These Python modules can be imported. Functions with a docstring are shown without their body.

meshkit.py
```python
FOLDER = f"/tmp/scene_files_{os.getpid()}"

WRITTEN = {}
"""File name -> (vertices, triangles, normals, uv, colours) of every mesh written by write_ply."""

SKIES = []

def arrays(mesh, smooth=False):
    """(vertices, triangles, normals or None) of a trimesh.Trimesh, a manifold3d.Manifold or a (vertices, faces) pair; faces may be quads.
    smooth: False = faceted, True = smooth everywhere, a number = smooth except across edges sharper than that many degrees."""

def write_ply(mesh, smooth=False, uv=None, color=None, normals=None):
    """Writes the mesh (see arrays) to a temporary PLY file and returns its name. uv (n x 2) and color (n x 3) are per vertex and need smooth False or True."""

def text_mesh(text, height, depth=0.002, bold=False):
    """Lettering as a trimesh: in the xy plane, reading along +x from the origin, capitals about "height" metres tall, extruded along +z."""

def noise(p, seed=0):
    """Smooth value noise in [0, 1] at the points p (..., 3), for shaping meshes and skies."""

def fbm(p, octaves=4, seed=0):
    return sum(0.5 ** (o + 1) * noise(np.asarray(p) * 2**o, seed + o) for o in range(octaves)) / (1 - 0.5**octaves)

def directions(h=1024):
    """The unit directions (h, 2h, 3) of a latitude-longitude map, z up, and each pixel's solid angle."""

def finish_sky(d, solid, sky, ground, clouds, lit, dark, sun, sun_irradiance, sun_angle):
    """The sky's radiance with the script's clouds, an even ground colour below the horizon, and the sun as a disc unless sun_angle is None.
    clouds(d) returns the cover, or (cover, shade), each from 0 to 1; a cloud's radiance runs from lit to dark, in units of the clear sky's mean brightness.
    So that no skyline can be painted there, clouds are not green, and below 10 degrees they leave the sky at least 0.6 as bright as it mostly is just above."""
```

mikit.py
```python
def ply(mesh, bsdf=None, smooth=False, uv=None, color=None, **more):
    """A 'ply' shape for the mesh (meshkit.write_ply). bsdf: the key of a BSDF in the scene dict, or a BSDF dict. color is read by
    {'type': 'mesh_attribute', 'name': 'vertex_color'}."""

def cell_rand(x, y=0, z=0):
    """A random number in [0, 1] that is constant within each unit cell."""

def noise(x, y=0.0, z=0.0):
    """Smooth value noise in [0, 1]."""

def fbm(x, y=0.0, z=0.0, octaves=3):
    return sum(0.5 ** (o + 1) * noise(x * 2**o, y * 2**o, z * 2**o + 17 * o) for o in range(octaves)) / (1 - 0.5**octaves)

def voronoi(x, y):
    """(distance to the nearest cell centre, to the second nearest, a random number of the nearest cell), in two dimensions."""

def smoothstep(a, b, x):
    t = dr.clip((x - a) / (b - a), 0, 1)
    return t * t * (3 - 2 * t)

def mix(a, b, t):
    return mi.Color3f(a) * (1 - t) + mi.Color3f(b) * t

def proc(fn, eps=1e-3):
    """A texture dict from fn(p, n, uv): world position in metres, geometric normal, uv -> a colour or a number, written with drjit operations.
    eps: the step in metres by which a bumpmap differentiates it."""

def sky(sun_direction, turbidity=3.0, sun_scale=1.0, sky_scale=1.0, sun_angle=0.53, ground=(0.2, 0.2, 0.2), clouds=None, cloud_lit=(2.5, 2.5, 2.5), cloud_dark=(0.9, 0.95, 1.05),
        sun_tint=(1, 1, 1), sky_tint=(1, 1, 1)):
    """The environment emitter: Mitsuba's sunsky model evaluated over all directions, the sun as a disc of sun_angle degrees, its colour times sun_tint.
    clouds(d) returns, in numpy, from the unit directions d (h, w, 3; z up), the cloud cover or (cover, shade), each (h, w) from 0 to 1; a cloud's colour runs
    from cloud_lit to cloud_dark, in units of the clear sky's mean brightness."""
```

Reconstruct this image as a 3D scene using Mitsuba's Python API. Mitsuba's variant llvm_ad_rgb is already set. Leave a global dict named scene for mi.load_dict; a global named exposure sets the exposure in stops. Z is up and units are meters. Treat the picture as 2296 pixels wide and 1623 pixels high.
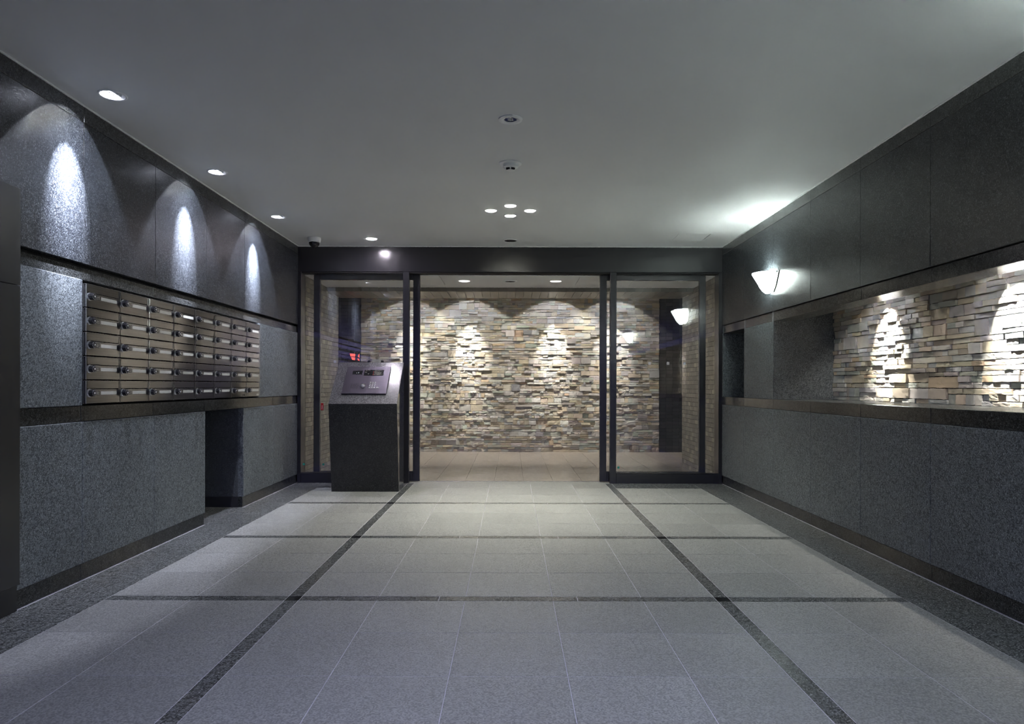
import math, random
import numpy as np
import trimesh
import drjit as dr
import mitsuba as mi
import mikit, meshkit
from shapely.geometry import Polygon, Point, box as sbox

T = mi.ScalarTransform4f
scene, labels = {}, {}

# ------------------------------------------------------------------ camera, sky, exposure
W, H, FPX = 2296, 1623, 1531.0          # 24 mm shift lens
VPX, VPY, HC = 1145.5, 864.0, 0.9865
ROLL = math.radians(0.15)
scene['camera'] = {
    'type': 'perspective', 'fov': 2 * math.degrees(math.atan(W / 2 / FPX)), 'fov_axis': 'x',
    'principal_point_offset_x': (W / 2 - VPX) / W, 'principal_point_offset_y': (H / 2 - VPY) / H,
    'near_clip': 0.02, 'far_clip': 200.0,
    'to_world': T().look_at(origin=[0, 0, HC], target=[0, 1, HC], up=[-math.sin(ROLL), 0, math.cos(ROLL)]),
}
exposure = 1.2
sky = mikit.sky((0.2, -0.95, 0.25), turbidity=4.0, sun_scale=0.0, sky_scale=0.9, ground=(0.10, 0.10, 0.12), sky_tint=(0.3, 0.35, 1.9))
sky['sampling_weight'] = 0.5
scene['sky'] = sky

# ------------------------------------------------------------------ dimensions (metres)
XL, XR, ZC, YD = -2.151, 2.128, 2.385, 6.88
YB = -1.4                                   # open street end of the lobby, behind the camera

# ------------------------------------------------------------------ materials
P, N = mikit.proc, mikit.noise
mixc, sstep = mikit.mix, mikit.smoothstep


def col(c):
    return {'type': 'rgb', 'value': list(map(float, c))}


def principled(c, rough=0.5, metallic=0.0, spec=0.5, **k):
    d = {'type': 'principled', 'base_color': c if isinstance(c, dict) else col(c), 'roughness': rough, 'metallic': metallic, 'specular': spec}
    d.update(k)
    return d


def turned(p):      # noise lattice turned away from the room's axes
    return (0.70 * p.x + 0.50 * p.y + 0.51 * p.z, -0.62 * p.x + 0.77 * p.y + 0.10 * p.z, -0.34 * p.x - 0.39 * p.y + 0.86 * p.z)


def granite(dark, mid, light, s=170.0, stain=0.25):
    def fn(p, n, uv):
        x, y, z = turned(p)
        a = 0.62 * N(x * s, y * s, z * s) + 0.38 * N(x * s * 0.43 + 7, z * s * 0.43, y * s * 0.43)
        b = N(z * s * 1.2 + 11, x * s * 1.2, y * s * 1.2)
        big = mikit.fbm(p.x * 2.1, p.y * 2.1, p.z * 0.9, 3)
        c = mixc(dark, mid, sstep(0.30, 0.66, a))
        c = mixc(c, light, sstep(0.60, 0.86, b) * 0.85)
        return c * (1 - stain + 2 * stain * big)
    return P(fn)


def grain_rough(r0, r1, s=260.0):
    return P(lambda p, n, uv: r0 + (r1 - r0) * N(p.x * s, p.y * s + 5, p.z * s))


scene['granite_flamed'] = principled(granite((0.045, 0.052, 0.058), (0.125, 0.14, 0.15), (0.27, 0.295, 0.305), 190, 0.3), 0.6, spec=0.4)
scene['granite_honed'] = principled(granite((0.006, 0.007, 0.009), (0.021, 0.024, 0.027), (0.078, 0.083, 0.092), 200, 0.25), grain_rough(0.24, 0.50, 190), spec=0.4)
scene['granite_polished'] = principled(granite((0.010, 0.011, 0.011), (0.034, 0.036, 0.036), (0.10, 0.105, 0.105), 200, 0.15), 0.16, spec=0.5)
scene['granite_border'] = principled(granite((0.022, 0.023, 0.024), (0.10, 0.104, 0.106), (0.29, 0.295, 0.30), 170, 0.15), 0.22, spec=0.5)
scene['granite_stand'] = principled(granite((0.005, 0.005, 0.006), (0.016, 0.017, 0.018), (0.06, 0.064, 0.062), 200, 0.12), 0.33, spec=0.45)
scene['granite_mirror'] = principled(granite((0.005, 0.005, 0.006), (0.016, 0.017, 0.018), (0.06, 0.064, 0.062), 200, 0.12), 0.04, spec=0.5)
scene['granite_stand_top'] = principled(granite((0.05, 0.05, 0.055), (0.12, 0.12, 0.13), (0.31, 0.31, 0.33), 190, 0.1), 0.22, spec=0.5)
scene['granite_black'] = principled((0.008, 0.008, 0.009), 0.08, spec=0.5)


def tile_fn(seed):
    def fn(p, n, uv):
        a = N(p.x * 230, p.y * 230, p.z * 230)
        m = mikit.fbm(p.x * 1.7 + seed, p.y * 1.7, 3.0, 3)
        t = (0.88 + 0.24 * m) * (0.70 + 0.60 * a)
        return mi.Color3f(0.235, 0.235, 0.232) * t * (0.94 + 0.03 * seed)
    return fn


for k in range(4):
    scene[f'floor_tile_{k}'] = principled(P(tile_fn(k)), 0.5, spec=0.3)
scene['grout'] = principled((0.42, 0.41, 0.45), 0.8)
scene['grout_dark'] = principled((0.02, 0.02, 0.022), 0.8)


def hall_tile_fn(p, n, uv):
    return mi.Color3f(0.25, 0.225, 0.205) * (0.86 + 0.28 * mikit.fbm(p.x * 40, p.y * 40, 1.0, 2))


scene['hall_tile'] = principled(P(hall_tile_fn), 0.2, spec=0.5)
scene['hall_grout'] = principled((0.13, 0.115, 0.105), 0.8)


def stone_fn(p, n, uv):
    a = mikit.fbm(p.x * 23 + p.y * 9, p.y * 23, p.z * 60, 3)
    b = N(p.x * 240, p.y * 240, p.z * 240)
    return mi.Color3f(1, 1, 1) * (0.66 + 0.5 * a) * (0.88 + 0.24 * b)


scene['paint_ceiling'] = principled(P(lambda p, n, uv: mi.Color3f(0.70, 0.70, 0.70) * (0.985 + 0.03 * N(p.x * 3, p.y * 3, 0.0))), 0.7, spec=0.25)
scene['paint_white'] = principled((0.8, 0.8, 0.79), 0.4)
scene['bronze_metal'] = principled(P(lambda p, n, uv: mi.Color3f(0.014, 0.014, 0.017) * (0.9 + 0.2 * N(p.x * 400, p.y * 400, p.z * 400))), 0.235, metallic=0.0, spec=0.6)
scene['black_metal'] = principled((0.03, 0.031, 0.033), 0.3, metallic=0.4)
scene['black_gap'] = principled((0.006, 0.006, 0.007), 0.8)
scene['brown_trim'] = principled((0.09, 0.08, 0.072), 0.5)
scene['steel_brushed'] = principled(P(lambda p, n, uv: mi.Color3f(0.215, 0.215, 0.222) * (0.90 + 0.20 * N(p.y * 6, p.z * 500, 0.0))), 0.17, metallic=1.0, anisotropic=0.8)
scene['sconce_plate'] = {'type': 'twosided', 'bsdf': principled((0.05, 0.06, 0.06), 0.5)}
scene['steel_bright'] = principled((0.72, 0.71, 0.70), 0.25, metallic=1.0)
scene['chrome'] = principled((0.8, 0.8, 0.82), 0.12, metallic=1.0)
scene['mirror_reflector'] = principled((0.85, 0.85, 0.86), 0.08, metallic=1.0)
scene['black_plastic'] = principled((0.012, 0.012, 0.014), 0.3)
scene['dark_glass'] = principled((0.008, 0.008, 0.010), 0.06, spec=0.6)
scene['white_mark'] = principled((0.75, 0.75, 0.78), 0.5)
scene['card_white'] = principled((0.46, 0.46, 0.42), 0.5)
scene['digit_grey'] = principled((0.42, 0.40, 0.36), 0.5)
scene['plate_dark'] = principled((0.03, 0.026, 0.022), 0.4)
scene['panel_anodised'] = principled((0.060, 0.053, 0.072), 0.36, metallic=0.6)
scene['red_plastic'] = principled((0.62, 0.04, 0.03), 0.4)
scene['teal_sticker'] = principled((0.0, 0.22, 0.17), 0.5)
scene['silver_sticker'] = principled((0.7, 0.7, 0.72), 0.35, metallic=0.4)
scene['pane_glass'] = {'type': 'thindielectric', 'int_ior': 1.52}
scene['grille_dark'] = principled((0.02, 0.02, 0.022), 0.6)
scene['lamp_body'] = {'type': 'twosided', 'bsdf': principled((0.8, 0.8, 0.8), 0.5)}
for k_ in ('paint_white', 'chrome', 'mirror_reflector', 'steel_bright', 'grille_dark', 'black_gap', 'dark_glass', 'black_plastic'):
    if k_ in scene: scene[k_] = {'type': 'twosided', 'bsdf': scene[k_]}
scene['asphalt'] = principled((0.06, 0.06, 0.065), 0.8)
scene['vertex_stone'] = principled({'type': 'mesh_attribute', 'name': 'vertex_color'}, 0.72, spec=0.3)
scene['vertex_tile'] = principled({'type': 'mesh_attribute', 'name': 'vertex_color'}, 0.33, spec=0.5)

# ------------------------------------------------------------------ mesh helpers
AX = {'+x': ((1, 2, 0), 1, 1), '-x': ((1, 2, 0), -1, -1), '+z': ((0, 1, 2), 1, 1), '-z': ((0, 1, 2), -1, -1), '-y': ((0, 2, 1), -1, 1), '+y': ((0, 2, 1), 1, -1)}


def orient(v, f, axis):
    """(u, v, n) coordinates -> world for a face that looks along axis; n counts along +axis direction as a world coordinate."""
    (iu, iv, inn), s, hand = AX[axis]
    w = np.empty_like(v)
    w[:, iu], w[:, iv], w[:, inn] = v[:, 0], v[:, 1], v[:, 2] * s
    return w, (f if hand > 0 else f[:, ::-1])


def slab(u0, u1, v0, v1, nb, nf, axis, b=0.002):
    """A slab with its front edges chamfered: nb, nf are the world coordinates of back and front along the axis."""
    s = AX[axis][1]
    n0, n1 = nb * s, nf * s
    b = min(b, (u1 - u0) / 3, (v1 - v0) / 3)
    ring = lambda d, n: [(u0 + d, v0 + d, n), (u1 - d, v0 + d, n), (u1 - d, v1 - d, n), (u0 + d, v1 - d, n)]
    v = np.array(ring(0, n0) + ring(0, n1 - b) + ring(b, n1), float)
    f = []
    for o in (0, 4):
        for i in range(4):
            j = (i + 1) % 4
            f += [(o + i, o + j, o + 4 + j), (o + i, o + 4 + j, o + 4 + i)]
    f += [(8, 9, 10), (8, 10, 11), (0, 2, 1), (0, 3, 2)]
    return orient(v, np.array(f), axis)


def box(x0, x1, y0, y1, z0, z1):
    return slab(x0, x1, y0, y1, z0, z1, '+z', 0.0005)


def cat(*ms):
    vs, fs, o = [], [], 0
    for m in ms:
        v, f = (np.asarray(m.vertices), np.asarray(m.faces)) if hasattr(m, 'vertices') else m
        vs.append(v); fs.append(f + o); o += len(v)
    return np.vstack(vs), np.vstack(fs)


def lathe(profile, sections=32):
    m = trimesh.creation.revolve(np.array(profile, float), sections=sections)
    if m.volume < 0: m.invert()
    return np.asarray(m.vertices), np.asarray(m.faces)


def moved(m, d=(0, 0, 0), R=None):
    v, f = m
    v = np.asarray(v, float)
    if R is not None:
        v = v @ np.asarray(R).T
    return v + np.asarray(d, float), f


def rot(axis, deg):
    return trimesh.transformations.rotation_matrix(math.radians(deg), axis)[:3, :3]


def dome(r, sag, n=32, rings=4):
    """A shallow lens bulging down from z = 0."""
    pr = [(r * math.sin(t), -sag * math.cos(t)) for t in np.linspace(0, math.pi / 2, rings + 1)]
    v, f = [(0, 0, -sag)], []
    for k, (a, z) in enumerate(pr[1:]):
        for i in range(n):
            v.append((a * math.cos(2 * math.pi * i / n), a * math.sin(2 * math.pi * i / n), z))
        for i in range(n):
            j = (i + 1) % n
            if k == 0: f.append((0, 1 + j, 1 + i))
            else:
                o0, o1 = 1 + (k - 1) * n, 1 + k * n
                f += [(o0 + i, o0 + j, o1 + j), (o0 + i, o1 + j, o1 + i)]
    return np.array(v, float), np.array(f)


def disc(r, n=32, down=True):
    a = np.arange(n) * 2 * np.pi / n
    v = np.vstack([[[0, 0, 0]], np.stack([r * np.cos(a), r * np.sin(a), 0 * a], 1)])
    f = np.array([(0, 1 + i, 1 + (i + 1) % n) for i in range(n)])
    return v, (f[:, ::-1] if down else f)


count = {}


def numbered(key):
    k = count.get(key, 0)
    count[key] = k + 1
    return key if k == 0 else f'{key}_{k:03d}'


def thing(name, label, cat_=None, group=None, kind=None):
    key = numbered(name)
    d = {'label': label}
    if cat_: d['category'] = cat_
    if group: d['group'] = group
    if kind: d['kind'] = kind
    labels[key] = d
    return key


def struct(name, label=None):
    key = numbered(name)
    labels[key] = {'kind': 'structure'}
    if label: labels[key]['label'] = label
    return key


def part(parent, name, mesh, bsdf, smooth=False, label=None, stuff=False, emit=None, weight=None, **k):
    key = numbered(f'{parent}__{name}') if name else parent
    d = mikit.ply(mesh, bsdf, smooth, **k) if not (isinstance(mesh, dict)) else dict(mesh)
    if emit is not None:
        d['emitter'] = {'type': 'area', 'radiance': col(emit)}
        if weight: d['emitter']['sampling_weight'] = weight
    scene[key] = d
    if label or stuff:
        labels[key] = {}
        if label: labels[key]['label'] = label
        if stuff: labels[key]['kind'] = 'stuff'
    return key


def spot(key, o, d, inten, cutoff, beam, weight=1.0):
    o, d = np.array(o, float), np.array(d, float)
    up = [0, 1, 0] if abs(d[2]) > 0.9 * np.linalg.norm(d) else [0, 0, 1]
    scene[key] = {'type': 'spot', 'to_world': T().look_at(origin=o.tolist(), target=(o + d).tolist(), up=up), 'intensity': col(inten),
                  'cutoff_angle': float(cutoff), 'beam_width': float(beam), 'sampling_weight': weight}


# ================================================================== STRUCTURE
# ------------------------------------------------------------------ lobby floor
fl = struct('floor', 'grey stone tile floor with dark granite strips and border')
part(fl, None, box(XL - 0.62, XR + 0.62, YB, 7.02, -0.2, -0.0012), 'grout')
RY = [3.158 + 1.28 * k for k in range(-4, 4)]        # cross strip centres
HS = 0.0325
SXL, SXR = -1.003, 0.983
xs_c = [SXL + HS, -0.612, -0.208, 0.196, 0.610, SXR - HS]
xs_l = [-1.862, -1.466, SXL - HS]
xs_r = [SXR + HS, 1.427, 1.829]
G = 0.003
rng = random.Random(5)
shared_tile = {}


def tile(parent, name, x0, x1, y0, y1, bsdf, g=G):
    part(parent, name, slab(x0 + g / 2, x1 - g / 2, y0 + g / 2, y1 - g / 2, -0.03, 0.0, '+z', 0.0012), bsdf)


YEND = YD
bands = []
for k in range(len(RY)):
    y0 = RY[k] + HS
    y1 = RY[k + 1] - HS if k + 1 < len(RY) else YEND
    if y0 >= YEND: break
    bands.append((y0, min(y1, YEND)))
rows = []
for y0, y1 in bands:
    a = y0
    while a < y1 - 0.02:
        b = min(a + 0.405, y1)
        rows.append((a, b)); a = b
for (a, b) in rows:
    for xs in (xs_l, xs_c, xs_r):
        for i in range(len(xs) - 1):
            mat = f'floor_tile_{rng.randrange(4)}'
            tile(fl, 'tile', xs[i], xs[i + 1], a, b, 'granite_border' if (b > 6.8 and xs is not xs_c) else mat)
edges = sorted({round(a, 4) for a, b in rows} | {round(y, 4) for y in RY if y < YEND} | {round(YEND, 4)})
edges = [e for e in edges if not any(abs(e - (y + HS)) < 1e-3 for y in RY)]
for i in range(len(edges) - 1):
    if edges[i + 1] - edges[i] > 0.03:
        tile(fl, 'border_tile', XL, xs_l[0], edges[i], edges[i + 1], 'granite_border')
        tile(fl, 'border_tile', xs_r[-1], XR, edges[i], edges[i + 1], 'granite_border')
for k, y in enumerate(RY):
    if y + HS > YEND: continue
    for sx in (SXL, SXR):
        tile(fl, 'inset', sx - HS, sx + HS, y - HS, y + HS, 'granite_black', 0.0015)
    for x0, x1, n in ((xs_l[0], SXL - HS, 1), (SXL + HS, SXR - HS, 3), (SXR + HS, xs_r[-1], 1)):
        for j in range(n):
            tile(fl, 'cross_strip', x0 + (x1 - x0) * j / n, x0 + (x1 - x0) * (j + 1) / n, y - HS, y + HS, 'granite_border')
for y0, y1 in bands:
    for sx in (SXL, SXR):
        m = (y0 + y1) / 2
        for a, b in ((y0, m), (m, y1)):
            tile(fl, 'long_strip', sx - HS, sx + HS, a, b, 'granite_border')

# street outside the open end, behind the camera
gd = struct('ground', 'dark pavement outside the lobby')
part(gd, None, box(-14, 14, -16, YB - 0.002, -0.25, -0.02), 'asphalt')

# ------------------------------------------------------------------ lobby ceiling (with cut-outs for the fittings)
SPOTS = [(-1.928, 3.30), (-1.933, 4.49), (-1.938, 5.68)]
DIAMOND = [(-0.163, 5.462), (0.150, 5.462), (-0.008, 5.313), (-0.008, 5.627)]
LAMP_I = (-1.336, 6.527)
UNLIT, SMOKE, SPEAK = (-0.006, 3.586), (-0.006, 4.299), (-0.008, 6.588)
HATCH = (1.539, 1.841, 6.28, 6.585)
holes = [Point(x, y).buffer(r, 24) for (x, y), r in [(p, 0.058) for p in SPOTS] + [(p, 0.046) for p in DIAMOND] + [(LAMP_I, 0.052), (UNLIT, 0.034), (SPEAK, 0.062)]]
poly = sbox(XL - 0.02, YB, XR + 0.02, YD + 0.14)
for h in holes + [sbox(HATCH[0], HATCH[2], HATCH[1], HATCH[3])]:
    poly = poly.difference(h)
m = trimesh.creation.extrude_polygon(poly, 0.02, engine='earcut')
ce = struct('ceiling', 'smooth white painted ceiling')
part(ce, None, cat(moved((np.asarray(m.vertices), np.asarray(m.faces)), (0, 0, ZC)), box(XL - 0.7, XR + 0.7, YB, YD + 0.2, ZC + 0.16, ZC + 0.3)), 'paint_ceiling')
for nm, x0, x1, y0, y1 in (('edge_bead', XL, XL + 0.012, YB, YD), ('edge_bead', XR - 0.012, XR, YB, YD), ('edge_bead', XL, XR, YD - 0.012, YD)):
    part(ce, nm, slab(x0, x1, y0, y1, ZC + 0.001, ZC - 0.007, '-z', 0.001), 'paint_white')

# ------------------------------------------------------------------ granite clad side walls
JL = [-1.40, -0.02, 0.67, 1.36, 2.05, 2.74, 3.43, 4.12, 4.81, 5.50, 6.19, YD]
JR = [-1.40, -0.01, 0.69, 1.385, 2.075, 2.77, 3.462, 4.155, 4.848, 5.54, 6.235, YD]
JG = 0.0016
Z_B, Z_L, Z_S, Z_M, Z_U, Z_T = 0.084, 0.799, 0.879, 1.513, 1.592, 2.301
NLY0, NLY1 = 4.81, 5.50                # floor niche in the left wall
RN_Y0, RN_Y1 = 2.075, 5.54             # lit stone niche in the right wall
RO_Y0, RO_Y1 = 6.235, 6.845            # small dark opening
NB = XR + 0.487                        # niche back (stone face)
MB_Y0, MB_Y1, MB_Z0, MB_Z1 = 3.433, 5.812, 0.886, 1.497

wl = struct('wall_left', 'left wall clad in grey granite panels with a dark band')
t0 = 0.045
part(wl, None, cat(box(XL - 0.62, XL - t0, YB, NLY0, -0.1, Z_L), box(XL - 0.62, XL - t0, NLY1, YD + 0.12, -0.1, Z_L), box(XL - 0.62, XL - 0.5, NLY0, NLY1, -0.1, Z_L),
                   box(XL - 0.62, XL - t0, YB, YD + 0.12, Z_L + 0.012, ZC + 0.2)), 'grout_dark')


def clad(parent, side, name, y0, y1, z0, z1, proud, bsdf, bev=0.002, thick=0.035, g=JG):
    x = (XL + proud) if side == 'L' else (XR - proud)
    xb = (XL - t0 - 0.004) if side == 'L' else (XR + t0 + 0.004)
    part(parent, name, slab(y0 + g / 2, y1 - g / 2, z0 + g / 2, z1 - g / 2, xb, x, '+x' if side == 'L' else '-x', bev), bsdf)


bl = struct('baseboard_left', 'dark granite skirting along the left wall')
br = struct('baseboard_right', 'dark granite skirting along the right wall')
REC = -0.009
for i in range(len(JL) - 1):
    a, b = JL[i], JL[i + 1]
    if not (a >= NLY0 - 1e-3 and b <= NLY1 + 1e-3):
        clad(bl, 'L', 'piece', a, b, 0.0, Z_B, REC, 'granite_polished')
        clad(wl, 'L', 'lower_panel', a, b, Z_B, Z_L, 0, 'granite_flamed', 0.003)
    clad(wl, 'L', 'sill_band', a, b, Z_L, Z_S, REC, 'granite_polished')
    clad(wl, 'L', 'head_band', a, b, Z_M, Z_U - 0.018, REC, 'granite_polished')
    clad(wl, 'L', 'upper_panel', a, b, Z_U, Z_T, 0.004, 'granite_honed')
    clad(wl, 'L', 'top_band', a, b, Z_T, ZC, 0.004, 'granite_polished')
    if b <= MB_Y0 + 0.01:
        clad(wl, 'L', 'middle_panel', a, b, Z_S, Z_M, 0, 'granite_flamed', 0.003)
clad(wl, 'L', 'middle_panel', MB_Y1, YD, Z_S, Z_M, 0, 'granite_flamed', 0.003)
# the niche in the left wall: its end faces
for y, ax in ((NLY1, '-y'), (NLY0, '+y')):
    d = -0.02 if ax == '-y' else 0.02
    part(wl, 'niche_return', slab(XL - 0.5, XL - 0.004, Z_B, Z_L, y + (0.03 if ax == '-y' else -0.03), y, ax, 0.001), 'granite_flamed')
    part(bl, 'piece', slab(XL - 0.5, XL + REC, 0.0, Z_B - 0.001, y + (0.03 if ax == '-y' else -0.03), y + (0.005 if ax == '-y' else -0.005), ax, 0.001), 'granite_polished')
part(wl, 'niche_back', slab(NLY0, NLY1, 0, Z_L, XL - 0.5, XL - 0.48, '+x', 0.001), 'granite_flamed')
part(wl, 'niche_floor', slab(XL - 0.48, XL, NLY0, NLY1, -0.03, 0.0, '+z', 0.001), 'granite_border')

wr = struct('wall_right', 'right wall clad in grey granite panels with a lit stone niche')
NCZ = 1.66                              # ceiling of the niche, above its head band
part(wr, None, cat(box(XR + t0, XR + 0.7, YB, YD + 0.12, -0.1, Z_L - 0.002), box(XR + t0, XR + 0.7, YB, YD + 0.12, NCZ, ZC + 0.2),
                   box(XR + t0, XR + 0.7, YB, RN_Y0 - 0.03, Z_L - 0.002, NCZ), box(XR + t0, XR + 0.7, RN_Y1 + 0.03, RO_Y0 - 0.03, Z_L - 0.002, NCZ),
                   box(XR + t0, XR + 0.7, RO_Y1 + 0.03, YD + 0.12, Z_L - 0.002, NCZ), box(NB + 0.04, XR + 0.7, RN_Y0 - 0.03, RO_Y1 + 0.05, Z_L - 0.002, NCZ),
                   box(XR + t0, XR + 0.7, RO_Y0 - 0.03, RO_Y1 + 0.03, Z_M, NCZ)), 'grout_dark')
for i in range(len(JR) - 1):
    a, b = JR[i], JR[i + 1]
    clad(br, 'R', 'piece', a, b, 0.0, Z_B, REC, 'granite_polished')
    clad(wr, 'R', 'lower_panel', a, b, Z_B, Z_L, 0, 'granite_flamed', 0.003)
    clad(wr, 'R', 'upper_panel', a, b, Z_U, Z_T, 0.004, 'granite_honed')
    clad(wr, 'R', 'top_band', a, b, Z_T, ZC, 0.004, 'granite_polished')
    if b <= RN_Y0 + 0.01 or (a >= RN_Y1 - 0.01 and b <= RO_Y0 + 0.01):
        clad(wr, 'R', 'middle_panel', a, b, Z_S, Z_M, 0, 'granite_flamed', 0.003)
    # ledge slab (also the niche floor) and head band (with a polished underside)
    part(wr, 'ledge_slab', slab(a + 0.0006, b - 0.0006, Z_L + 0.0005, Z_S, NB + 0.05, XR - REC * 0 + 0.001, '-x', 0.002), 'granite_polished')
    part(wr, 'head_band', slab(a + 0.0006, b - 0.0006, Z_M, Z_U - 0.004, XR + 0.17, XR + 0.003, '-x', 0.002), 'granite_polished')
clad(wr, 'R', 'middle_panel', RO_Y1 + 0.006, YD, Z_S, Z_M, 0, 'granite_flamed', 0.001)
for y, ax in ((RN_Y1, '-y'), (RO_Y1, '-y'), (RO_Y0, '+y'), (RN_Y0, '+y')):
    s = 0.03 if ax == '-y' else -0.03
    part(wr, 'niche_return', slab(XR + 0.002, NB + 0.05, Z_S, NCZ, y + s, y, ax, 0.001), 'granite_flamed')
part(wr, 'niche_back', slab(RO_Y0, RO_Y1, Z_S, NCZ, NB + 0.04, NB, '-x', 0.001), 'granite_flamed')

# ------------------------------------------------------------------ ledger stone
PAL = [((0.54, 0.50, 0.43), 5), ((0.62, 0.60, 0.56), 5), ((0.47, 0.47, 0.46), 3), ((0.52, 0.45, 0.36), 3), ((0.44, 0.39, 0.32), 2.5), ((0.32, 0.32, 0.33), 1.0),
       ((0.50, 0.46, 0.44), 3), ((0.46, 0.48, 0.43), 2.2), ((0.50, 0.39, 0.28), 0.6), ((0.57, 0.51, 0.39), 2.5)]


def stone_mesh(u0, u1, v0, v1, nb, nf, axis, r, nx, ny, rough, colour):
    """A split-faced stone: a lumpy front on a grid, sides back to the wall. nb, nf: world coordinates of wall and mean front."""
    s = AX[axis][1]
    n0, n1 = nb * s, nf * s
    U, V = np.meshgrid(np.linspace(u0, u1, nx + 1), np.linspace(v0, v1, ny + 1), indexing='ij')
    du, dv = (u1 - u0) / nx, (v1 - v0) / ny
    q = np.stack([U * 45, V * 80, np.full_like(U, r.random() * 50)], -1)
    n = n1 + rough * (meshkit.fbm(q, 3) - 0.5) * 2.2
    n += (r.random() - 0.5) * rough * (U - (u0 + u1) / 2) / (u1 - u0) * 1.6 + (r.random() - 0.5) * rough * (V - (v0 + v1) / 2) / (v1 - v0) * 2.0
    edge = np.zeros_like(U, bool)
    edge[0], edge[-1], edge[:, 0], edge[:, -1] = True, True, True, True
    jit = np.array([[r.random() for _ in range(ny + 1)] for _ in range(nx + 1)])
    n = np.where(edge, n - jit * rough * 0.3, n)
    V = V.copy(); U = U.copy()
    V[:, 0] += jit[:, 0] * min(0.07 * (v1 - v0), 0.004); V[:, -1] -= jit[:, -1] * min(0.06 * (v1 - v0), 0.004)
    U[0] += 0.0008; U[-1] -= 0.0008
    v = np.stack([U, V, n], -1).reshape(-1, 3)
    idx = np.arange((nx + 1) * (ny + 1)).reshape(nx + 1, ny + 1)
    f = []
    for i in range(nx):
        for j in range(ny):
            a, b, c, d = idx[i, j], idx[i + 1, j], idx[i + 1, j + 1], idx[i, j + 1]
            f += [(a, b, c), (a, c, d)]
    loop = list(idx[:, 0]) + list(idx[-1, 1:]) + list(idx[-2::-1, -1]) + list(idx[0, -2:0:-1])
    o = len(v)
    back = v[loop].copy(); back[:, 2] = n0
    k = len(loop)
    for i in range(k):
        j = (i + 1) % k
        f += [(loop[i], o + i, o + j), (loop[i], o + j, loop[j])]
    v = np.vstack([v, back])
    c = np.clip(np.asarray(colour)[None] * (0.86 + 0.28 * meshkit.fbm(v * [14, 40, 20], 3)[:, None]), 0, 1)
    w, ff = orient(v, np.array(f), axis)
    return w, ff, c


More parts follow.
